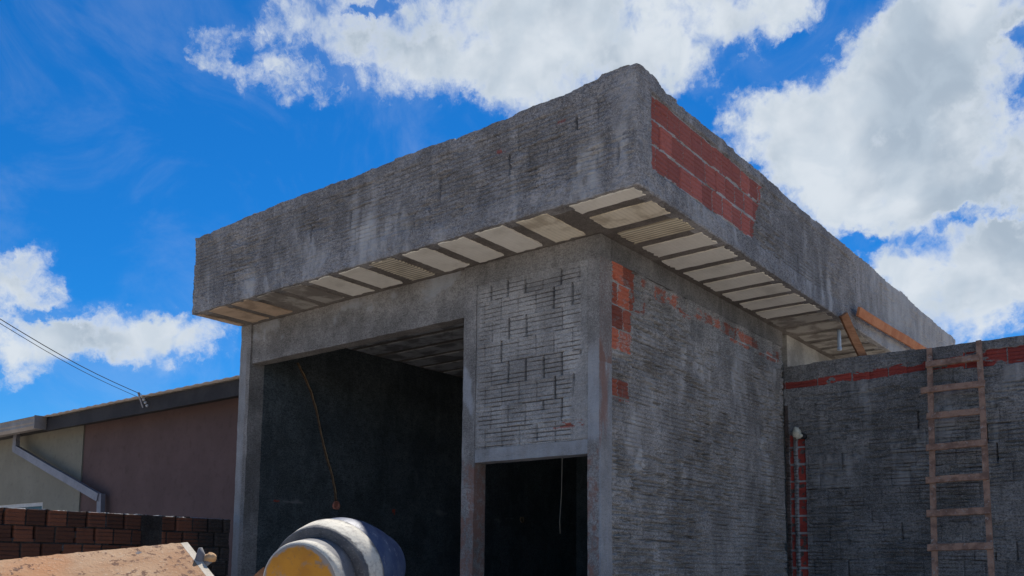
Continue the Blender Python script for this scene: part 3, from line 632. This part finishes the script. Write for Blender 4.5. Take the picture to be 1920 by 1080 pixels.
# ---------------------------------------------------------------- raw block boundary wall
def f_bound(u, v):
    h, rc, face = blocks(u, v, v0=2.1 - .165 * 20, bh=.165, bw=.2, seed=63, open_p=.5, groove=.010, ngr=4, hj=.03, vjw=.009)
    pil = box(u, v, .86, 1.1, 0, 3, .006)
    h = h * (1 - pil) + pil * (-.012 + lumps(u, v, 5)) + lumps(u, v, 7) * .4
    dark = np.clip(pil + ss(u, .8, .2) * 1.0 * (fbm(u * 4, v * 4, 9) > .3), 0, 1)
    tp = ss(v, 2.085, 2.1)
    return h, mk(np.where(face > .5, .9 - .55 * CRE, .1) * (1 - pil) * (1 - ss(u, .9, .1) * .6), tp * 1.1 * (fbm(u * 14, v * 3, 2) > .42) + .4 * (1 - face) * (fbm(u * 6, v * 6, 44) > .62), 0 * u, rc * .8)
bw_ = empty('block_boundary_wall', (-5.1, -3, 0), 'low unrendered dark red clay-block boundary wall beside the left column', 'wall')
relief('block_face', (-5.13, -.002, 0), (0, -1, 0), Z3, (1, 0, 0), rng(0, 6.0, .008), np.concatenate([rng(0, 1.3, .03)[:-1], rng(1.3, 2.10, .006)]), f_bound, M['rawbrick'], bw_, thick=.14,
       top=lambda u: (_h(np.floor(u / .2 + .5), u * 0, 5) - .5) * .007 + (vn(u * 30, u * 0, 6) - .5) * .006, wob=.003)

# ---------------------------------------------------------------- neighbour house
hs_ = empty('neighbour_house', (-10, 1, 0), 'neighbouring house with pink and cream walls under a dark eave, left of the grey building', 'house')
M['pink'] = simple('pink_paint', (.104, .067, .064), (.124, .080, .076), 1.2, .85, .25, .003)
M['cream'] = simple('cream_paint', (.195, .185, .15), (.22, .21, .172), 1.5, .85, .25, .003)
M['eave'] = simple('dark_eave_board', (.028, .027, .03), (.04, .038, .04), 3, .8, .3)
M['tile'] = simple('roof_sheet', (.42, .36, .32), (.50, .44, .40), 4, .85, .4)
M['gutter'] = simple('grey_metal_gutter', (.24, .21, .19), (.30, .27, .25), 3, .55, .15, metal=.3)
M['spout'] = simple('grey_downspout', (.20, .20, .23), (.25, .25, .28), 3, .55, .15, metal=.2)
M['white'] = simple('white_window_frame', (.45, .45, .44), (.5, .5, .5), 4, .6, 0)
M['glass'], kk, bb = material('window_glass'); bb.inputs['Base Color'].default_value = (.03, .035, .04, 1); bb.inputs['Roughness'].default_value = .08
rough_box('pink_wall', (-10.9, 1.012, 0), (-5.35, 1.18, 3.86), M['pink'], hs_, .3, .003)
# cream wall, with its window opening
rough_box('cream_wall', (-16, .99, 2.62), (-10.9, 1.18, 3.86), M['cream'], hs_, .3, .003)
rough_box('cream_wall', (-12.22, .99, 0), (-10.9, 1.18, 2.62), M['cream'], hs_, .3, .003)
rough_box('cream_wall', (-16, .99, 0), (-14.6, 1.18, 2.62), M['cream'], hs_, .3, .003)
rough_box('cream_wall', (-14.6, .99, 0), (-12.22, 1.18, 1.2), M['cream'], hs_, .3, .003)
win = plain_box('window', (-14.598, 1.01, 2.55), (-12.222, 1.09, 2.618), M['white'], hs_)
for (a, b2) in (((-14.598, 1.01, 1.202), (-14.53, 1.09, 2.55)), ((-12.29, 1.01, 1.202), (-12.222, 1.09, 2.55)), ((-13.44, 1.01, 1.202), (-13.38, 1.09, 2.55)), ((-14.53, 1.01, 1.202), (-12.29, 1.09, 1.27))):
    o = plain_box('frame', a, b2, M['white'], hs_); o.parent = win
o = plain_box('pane', (-14.53, 1.04, 1.27), (-12.29, 1.05, 2.55), M['glass'], hs_); o.parent = win
for o in win.children: o.location = (0, 0, 0)
rough_box('gable_wall', (-5.52, 1.182, 0), (-5.35, 7.8, 3.86), M['pink'], hs_, .3, .003)
rough_box('house_rear_wall', (-16, 7.8, 0), (-5.35, 7.96, 3.86), M['pink'], hs_, .5, .003)
rough_box('fascia_board', (-11.38, .60, 3.76), (-5.3, .64, 3.97), M['eave'], hs_, .1, .006)
rough_box('soffit_board', (-15.9, .645, 3.862), (-5.3, 1.4, 3.885), M['eave'], hs_, .3, .004)
# corrugated roof sheet
rx = rng(-16, -5.25, .03); ry = np.linspace(0, 1, 12)
ru, rv = np.meshgrid(rx, ry, indexing='ij'); wv_ = .005 * np.sin(ru * 2 * np.pi / .23)
def rsheet(name, y0, z0, y1, z1):
    X = ru; Y = y0 + (y1 - y0) * rv; Zt = z0 + (z1 - z0) * rv + wv_; n = X.size; idx = np.arange(n).reshape(X.shape)
    V = np.concatenate([np.stack([X, Y, Zt], -1).reshape(-1, 3), np.stack([X, Y, Zt - .012], -1).reshape(-1, 3)])
    Fq = lambda i_: np.stack([i_[:-1, :-1], i_[1:, :-1], i_[1:, 1:], i_[:-1, 1:]], -1).reshape(-1, 4)
    ed = lambda a_, b_: np.stack([a_[:-1], a_[1:], b_[1:], b_[:-1]], -1)
    Fs = np.concatenate([Fq(idx), Fq(idx + n)[:, ::-1], ed(idx[:, 0] + n, idx[:, 0]), ed(idx[:, -1], idx[:, -1] + n), ed(idx[0], idx[0] + n), ed(idx[-1] + n, idx[-1])])
    return mesh_obj(name, V, Fs, M['tile'], hs_, smooth=False)
rsheet('roof_sheet', .52, 4.0, 4.5, 4.42); rsheet('roof_sheet', 8.3, 4.0, 4.5, 4.44)
# gutter: open box profile with end cap
def extr(name, prof, x0, x1, mat, parent, cap=True):
    n = len(prof); v = [(x0, a, b_) for a, b_ in prof] + [(x1, a, b_) for a, b_ in prof]
    f = [[i, (i + 1) % n, n + (i + 1) % n, n + i] for i in range(n)] + [list(range(n))[::-1], list(range(n, 2 * n))]
    return mesh_obj(name, v, f, mat, parent)
extr('gutter', [(.60, 4.0), (.60, 3.80), (.57, 3.78), (.46, 3.78), (.43, 3.83), (.43, 3.87), (.42, 3.89), (.42, 3.96), (.40, 3.975), (.405, 3.985), (.43, 3.985), (.43, 3.96), (.44, 3.90), (.44, 3.84), (.47, 3.795), (.585, 3.795), (.585, 4.0)], -15.9, -11.42, M['gutter'], hs_)
plain_box('gutter_end_cap', (-11.42, .405, 3.778), (-11.40, .60, 4.0), M['gutter'], hs_)
dv, df = [], []
def spout_seg(a, b2, w=.10, t=.07): return beam(a, b2, w, t, (0.7, 0, .7) if abs(b2[0] - a[0]) > .5 else (1, 0, 0))
for a, b2 in (((-13.0, .80, 3.86), (-13.0, .80, 3.56)), ((-13.03, .80, 3.60), (-10.02, .88, 2.60)), ((-10.0, .90, 2.66), (-9.97, .92, 0))):
    v, f = spout_seg(a, b2, .13); bs = len(dv); dv += v; df += [[q + bs for q in ff] for ff in f]
mesh_obj('downspout', dv, df, M['spout'], hs_)

# ---------------------------------------------------------------- service wires and street pole
pole_top = Vector((1.9, -15.6, 5.9))
pl = empty('street_pole', (2.1, -15.6, 0), 'concrete street pole behind the viewpoint carrying the service wires', 'pole')
tube('shaft', [(2.1, -15.6, -.1), (2.1, -15.6, 3.5), (2.1, -15.6, 7.5)], [.16, .13, .10], M['beam'], pl, 14)
bar('crossarm', (1.3, -15.6, 6.0), (2.9, -15.6, 6.0), .1, .1, (0, 0, 1), M['oldwood'], pl)
def wire(p0, mid, p1, r=.006):
    p0, mid, p1 = Vector(p0), Vector(mid), Vector(p1)
    # polyline through p0, mid then a sagging span to p1
    pts = [p0.lerp(mid, i / 8) + Vector((0, 0, -.05 * math.sin(math.pi * i / 8))) for i in range(8)]
    pts += [mid.lerp(p1, i / 14) + Vector((0, 0, -.12 * math.sin(math.pi * i / 14))) for i in range(15)]
    return pts
o0 = Vector((3.96876, -6.17264, 1.6)); r0 = Vector((-1.05726, .40818, .26773))
w1 = tube('service_wire', wire((-8.32, .56, 4.03), o0 + r0 * 10, (1.7, -15.5, 6.0)), .0055, M['cable'], None, 6)
w2 = tube('service_wire', wire((-8.38, .56, 3.99), o0 + Vector((-1.0570, .4078, .2629)) * 10.0, (2.3, -15.5, 6.0)), .004, M['cable'], None, 6)
tag(w1, 'upper and thicker of the two dark service wires reaching the house eave', 'wire', 'service wires'); tag(w2, 'lower and thinner of the two dark service wires reaching the house eave', 'wire', 'service wires')
br = empty('wire_bracket', (-8.3, .55, 3.95), 'small insulator bracket on the dark eave where the wires end', 'bracket')
bar('arm', (-8.32, .598, 3.84), (-8.30, .50, 4.05), .03, .02, (1, 0, 0), M['spout'], br)
for i in range(4): blob('insulator', (-8.28 + .05 * i, .55, 3.99 - .05 * i), .022, M['white'], br, i, (1, 1, 1), .1, 10, 6)

# ---------------------------------------------------------------- concrete mixer
mx_view = Vector((-.8237, .5552, .0)).normalized()
def raypt(px, py, t):        # fixed numbers of the survey, kept as plain vectors
    return o0 + (F + RT * ((px - 960) / 1676.2) - UP * ((py - 879.1) / 1676.2)) * t
SC = 1.12
C0 = raypt(561, 1100, 4.3 * SC)
vd = (C0 - o0).normalized(); rgt = (RT - vd * RT.dot(vd)).normalized(); upv = rgt.cross(vd)
th = R(33); AX = (vd * math.cos(th) + (rgt * .96 + upv * .28) * math.sin(th)).normalized()
E1 = AX.cross(Vector((0, 0, 1))).normalized(); E2 = E1.cross(AX) * -1
def revolve(name, prof, mat, parent, n=96, jitter=0):
    v, f = [], []
    for (s_, r_) in prof:
        for q in range(n):
            an = 2 * math.pi * q / n; v.append(tuple(C0 + AX * s_ * SC + (E1 * math.cos(an) + E2 * math.sin(an)) * r_ * SC))
    for i in range(len(prof) - 1):
        for q in range(n): f.append([i * n + q, i * n + (q + 1) % n, (i + 1) * n + (q + 1) % n, (i + 1) * n + q])
    if prof[0][1] < .02: f.append(list(range(n))[::-1])
    o = mesh_obj(name, v, f, mat, parent, smooth=True)
    return o
mt, k, b = material('yellow_cement_spattered_paint'); p = geo_pos(k)
n1 = k.noise(p, 9, 6, .65, .4); n2 = k.noise(p, 30, 5, .7); n3 = k.noise(p, 3.5, 3, .5)
rad = k.math('DIVIDE', k.vmath('LENGTH', k.vmath('SUBTRACT', p, tuple(C0)), None, 1), SC)
c = k.mix(k.ramp(n3, .4, .6), (.55, .25, .03), (.42, .18, .028)); c = k.mix(k.ramp(n1, .52, .66), c, (.30, .22, .15)); c = k.mix(k.math('MULTIPLY', k.ramp(n2, .55, .7), .5), c, (.22, .13, .07))
c = k.mix(k.ramp(k.math('ADD', rad, k.math('MULTIPLY', k.math('SUBTRACT', n1, .5), .09)), .180, .200), c, (.30, .27, .24))
k.l.new(c, b.inputs['Base Color']); b.inputs['Roughness'].default_value = .75; k.l.new(k.bump(k.math('ADD', n1, n2), .5, .004), b.inputs['Normal'])
M['mixyellow'] = mt
M['mixgrey'] = simple('cement_coated_steel', (.15, .15, .165), (.20, .195, .20), 6, .75, .4, c3=(.27, .265, .25))
def sunlit_steel(name, base1, base2, s0, s1, paint):
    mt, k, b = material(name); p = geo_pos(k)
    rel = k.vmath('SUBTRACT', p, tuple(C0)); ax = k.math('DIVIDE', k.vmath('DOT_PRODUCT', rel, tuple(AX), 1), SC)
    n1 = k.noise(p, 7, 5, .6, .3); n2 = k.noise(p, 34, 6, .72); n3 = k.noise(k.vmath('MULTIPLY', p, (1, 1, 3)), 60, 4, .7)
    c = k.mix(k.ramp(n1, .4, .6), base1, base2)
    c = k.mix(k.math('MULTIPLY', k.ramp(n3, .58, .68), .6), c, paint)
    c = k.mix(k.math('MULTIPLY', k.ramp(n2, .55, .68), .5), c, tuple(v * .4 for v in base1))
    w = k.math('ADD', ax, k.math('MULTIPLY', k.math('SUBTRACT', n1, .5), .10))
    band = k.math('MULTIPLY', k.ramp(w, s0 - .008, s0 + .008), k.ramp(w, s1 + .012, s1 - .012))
    c = k.mix(band, c, k.mix(k.ramp(n2, .45, .65), (.62, .58, .49), (.44, .40, .34)))  # cream band on the cement-coated steel: sunlight painted into the colour
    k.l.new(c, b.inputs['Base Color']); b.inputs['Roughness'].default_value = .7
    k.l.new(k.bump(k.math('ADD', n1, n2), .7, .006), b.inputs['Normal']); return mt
M['mixneck'] = sunlit_steel('sunlit_cement_neck', (.13, .13, .14), (.19, .185, .19), -.05, .065, (.30, .29, .28))
M['mixring'] = sunlit_steel('sunlit_cement_ring', (.095, .095, .10), (.15, .145, .14), .185, .295, (.34, .33, .32))
M['mixblue'] = simple('worn_blue_drum_paint', (.035, .055, .12), (.07, .095, .16), 9, .5, .5, c3=(.24, .25, .28))
mxr = empty('concrete_mixer', (C0.x, C0.y, 0), 'cement-splashed concrete mixer with a yellow drum bottom in front of the garage bay', 'concrete mixer')
revolve('drum_bottom', [(-.022, .005), (-.020, .07), (-.014, .14), (-.003, .19), (.004, .203)], M['mixyellow'], mxr)
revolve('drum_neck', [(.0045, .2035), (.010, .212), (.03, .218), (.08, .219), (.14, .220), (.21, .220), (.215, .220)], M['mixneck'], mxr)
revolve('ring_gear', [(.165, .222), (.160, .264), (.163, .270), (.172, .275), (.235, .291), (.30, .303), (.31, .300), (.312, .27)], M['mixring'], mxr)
revolve('drum', [(.313, .285), (.34, .296), (.42, .300), (.50, .286), (.62, .250), (.78, .19), (.80, .186), (.80, .175), (.64, .235), (.5, .26), (.32, .26)], M['mixblue'], mxr)
for sgn in (-1, 1):
    base = C0 + AX * .3 * SC + E1 * sgn * .40; bar('frame_leg', (base.x - .25, base.y - .2, -.02), tuple(base), .06, .05, (1, 0, 0), M['mixblue'], mxr); bar('frame_leg', (base.x + .25, base.y + .25, -.02), tuple(base), .06, .05, (1, 0, 0), M['mixblue'], mxr)
a = C0 + AX * .3 * SC; tube('yoke', [tuple(a - E1 * .40), tuple(a - E1 * .38 - E2 * .0 + Vector((0, 0, -.42))), tuple(a + E1 * .38 + Vector((0, 0, -.42))), tuple(a + E1 * .40)], .03, M['mixblue'], mxr, 10)
bk = raypt(482, 1078, 5.6)
tag(bar('wood_offcut', tuple(bk + Vector((-.12, -.02, -.10))), tuple(bk + Vector((.06, .03, .03))), .05, .03, (0, 0, 1), M['wood']), 'small brown wood offcut poking up at the left edge of the mixer', 'wood offcut')

# ---------------------------------------------------------------- mortar trough in the foreground
mt, k, b = material('mud_spattered_plywood'); p = geo_pos(k); q_ = k.vmath('MULTIPLY', p, (1, 1, 2.2))
n1 = k.noise(q_, 4, 6, .6, .3); n2 = k.noise(k.vmath('MULTIPLY', p, (1, 1, .5)), 36, 5, .7); n3 = k.noise(p, 90, 4, .7); n4 = k.noise(p, 11, 5, .6)
c = k.mix(k.ramp(n1, .4, .62), (.34, .185, .095), (.42, .265, .155)); c = k.mix(k.math('MULTIPLY', k.ramp(k.noise(p, 2.2, 4, .5), .45, .62), .7), c, (.44, .19, .075))
c = k.mix(k.math('MULTIPLY', k.ramp(k.math('ADD', n2, k.math('MULTIPLY', k.math('SUBTRACT', n4, .5), .5)), .56, .62), .9), c, (.11, .05, .03))
c = k.mix(k.math('MULTIPLY', k.ramp(n3, .55, .7), .4), c, (.50, .43, .34)); c = k.mix(k.ramp(n4, .66, .70), c, (.12, .12, .13))
k.l.new(c, b.inputs['Base Color']); b.inputs['Roughness'].default_value = .85; k.l.new(k.bump(k.math('ADD', n2, n3), .7, .004), b.inputs['Normal'])
M['ply'] = mt
M['plyedge'] = simple('pale_board_edge', (.50, .44, .35), (.58, .52, .44), 20, .85, .4)
tr = empty('mortar_trough', (1.0, -4.8, 0), 'mud-spattered tan wooden mortar trough in the lower left foreground', 'trough')
T1 = raypt(-260, 1075, 2.45); T2 = raypt(338, 1018, 3.0); T3 = raypt(392, 1088, 2.82)
e_ = (T3 - T2); along = (T2 - T1)
Nn = along.cross(e_).normalized()
if Nn.z < 0: Nn = -Nn
def sheet(name, corner, du, dv_, nrm, th_, mat, nu=60, nv=16):
    V, Fq = [], []
    for s_ in (0, 1):
        for i in range(nu + 1):
            for j in range(nv + 1):
                P = corner + du * (i / nu) + dv_ * (j / nv) - nrm * th_ * s_
                if j == 0: P = P - dv_.normalized() * (random.uniform(-.0012, .0012) + (.005 if random.random() < .07 else 0))
                V.append(tuple(P))
    st = (nu + 1) * (nv + 1); ix = lambda s_, i, j: s_ * st + i * (nv + 1) + j
    for i in range(nu):
        for j in range(nv):
            Fq.append([ix(0, i, j), ix(0, i + 1, j), ix(0, i + 1, j + 1), ix(0, i, j + 1)]); Fq.append([ix(1, i, j), ix(1, i, j + 1), ix(1, i + 1, j + 1), ix(1, i + 1, j)])
    for i in range(nu): Fq += [[ix(0, i, 0), ix(1, i, 0), ix(1, i + 1, 0), ix(0, i + 1, 0)], [ix(0, i, nv), ix(0, i + 1, nv), ix(1, i + 1, nv), ix(1, i, nv)]]
    for j in range(nv): Fq += [[ix(0, 0, j), ix(0, 0, j + 1), ix(1, 0, j + 1), ix(1, 0, j)], [ix(0, nu, j), ix(1, nu, j), ix(1, nu, j + 1), ix(0, nu, j + 1)]]
    return mesh_obj(name, V, Fq, mat, tr)
sheet('side_board', T1, along, e_ * 2.6, Nn, .03, M['ply'])
al = along.normalized()
sheet('end_edge', T2 + al * .001, al * .024, e_ * 2.6, Nn, .034, M['plyedge'], 2, 24)
lo_ = T1 + e_ * 2.6
for t in (.1, .9): bar('leg', tuple(lo_ + along * t + Vector((0, 0, -1.3))) , tuple(lo_ + along * t - Nn * .05), .07, .05, (1, 0, 0), M['oldwood'], tr)
K = raypt(378, 1060, 2.93)
tube('lug', [tuple(K + UP * .058 - RT * .004), tuple(K + UP * .035 - RT * .003), tuple(K + UP * .0 - RT * .006), tuple(K - UP * .03 - RT * .012), tuple(K - UP * .075 - RT * .012)], [.006, .015, .021, .018, .022], M['mixgrey'], tr, 7)
blob('knob', tuple(K + RT * .028 + UP * .026), .018, simple('rusty_knob', (.45, .26, .12), (.55, .36, .2), 30, .8, .6, c3=(.7, .6, .5)), tr, 5, (1.1, 1, .9), .35)
tube('bolt', [tuple(K + RT * .03 + UP * .02), tuple(K - RT * .01 - UP * .01)], .011, M['mixgrey'], tr, 10)
blob('mortar_lump', tuple(K + RT * .0 - UP * .055), .022, M['plyedge'], tr, 9, (1.2, 1, .8), .4)
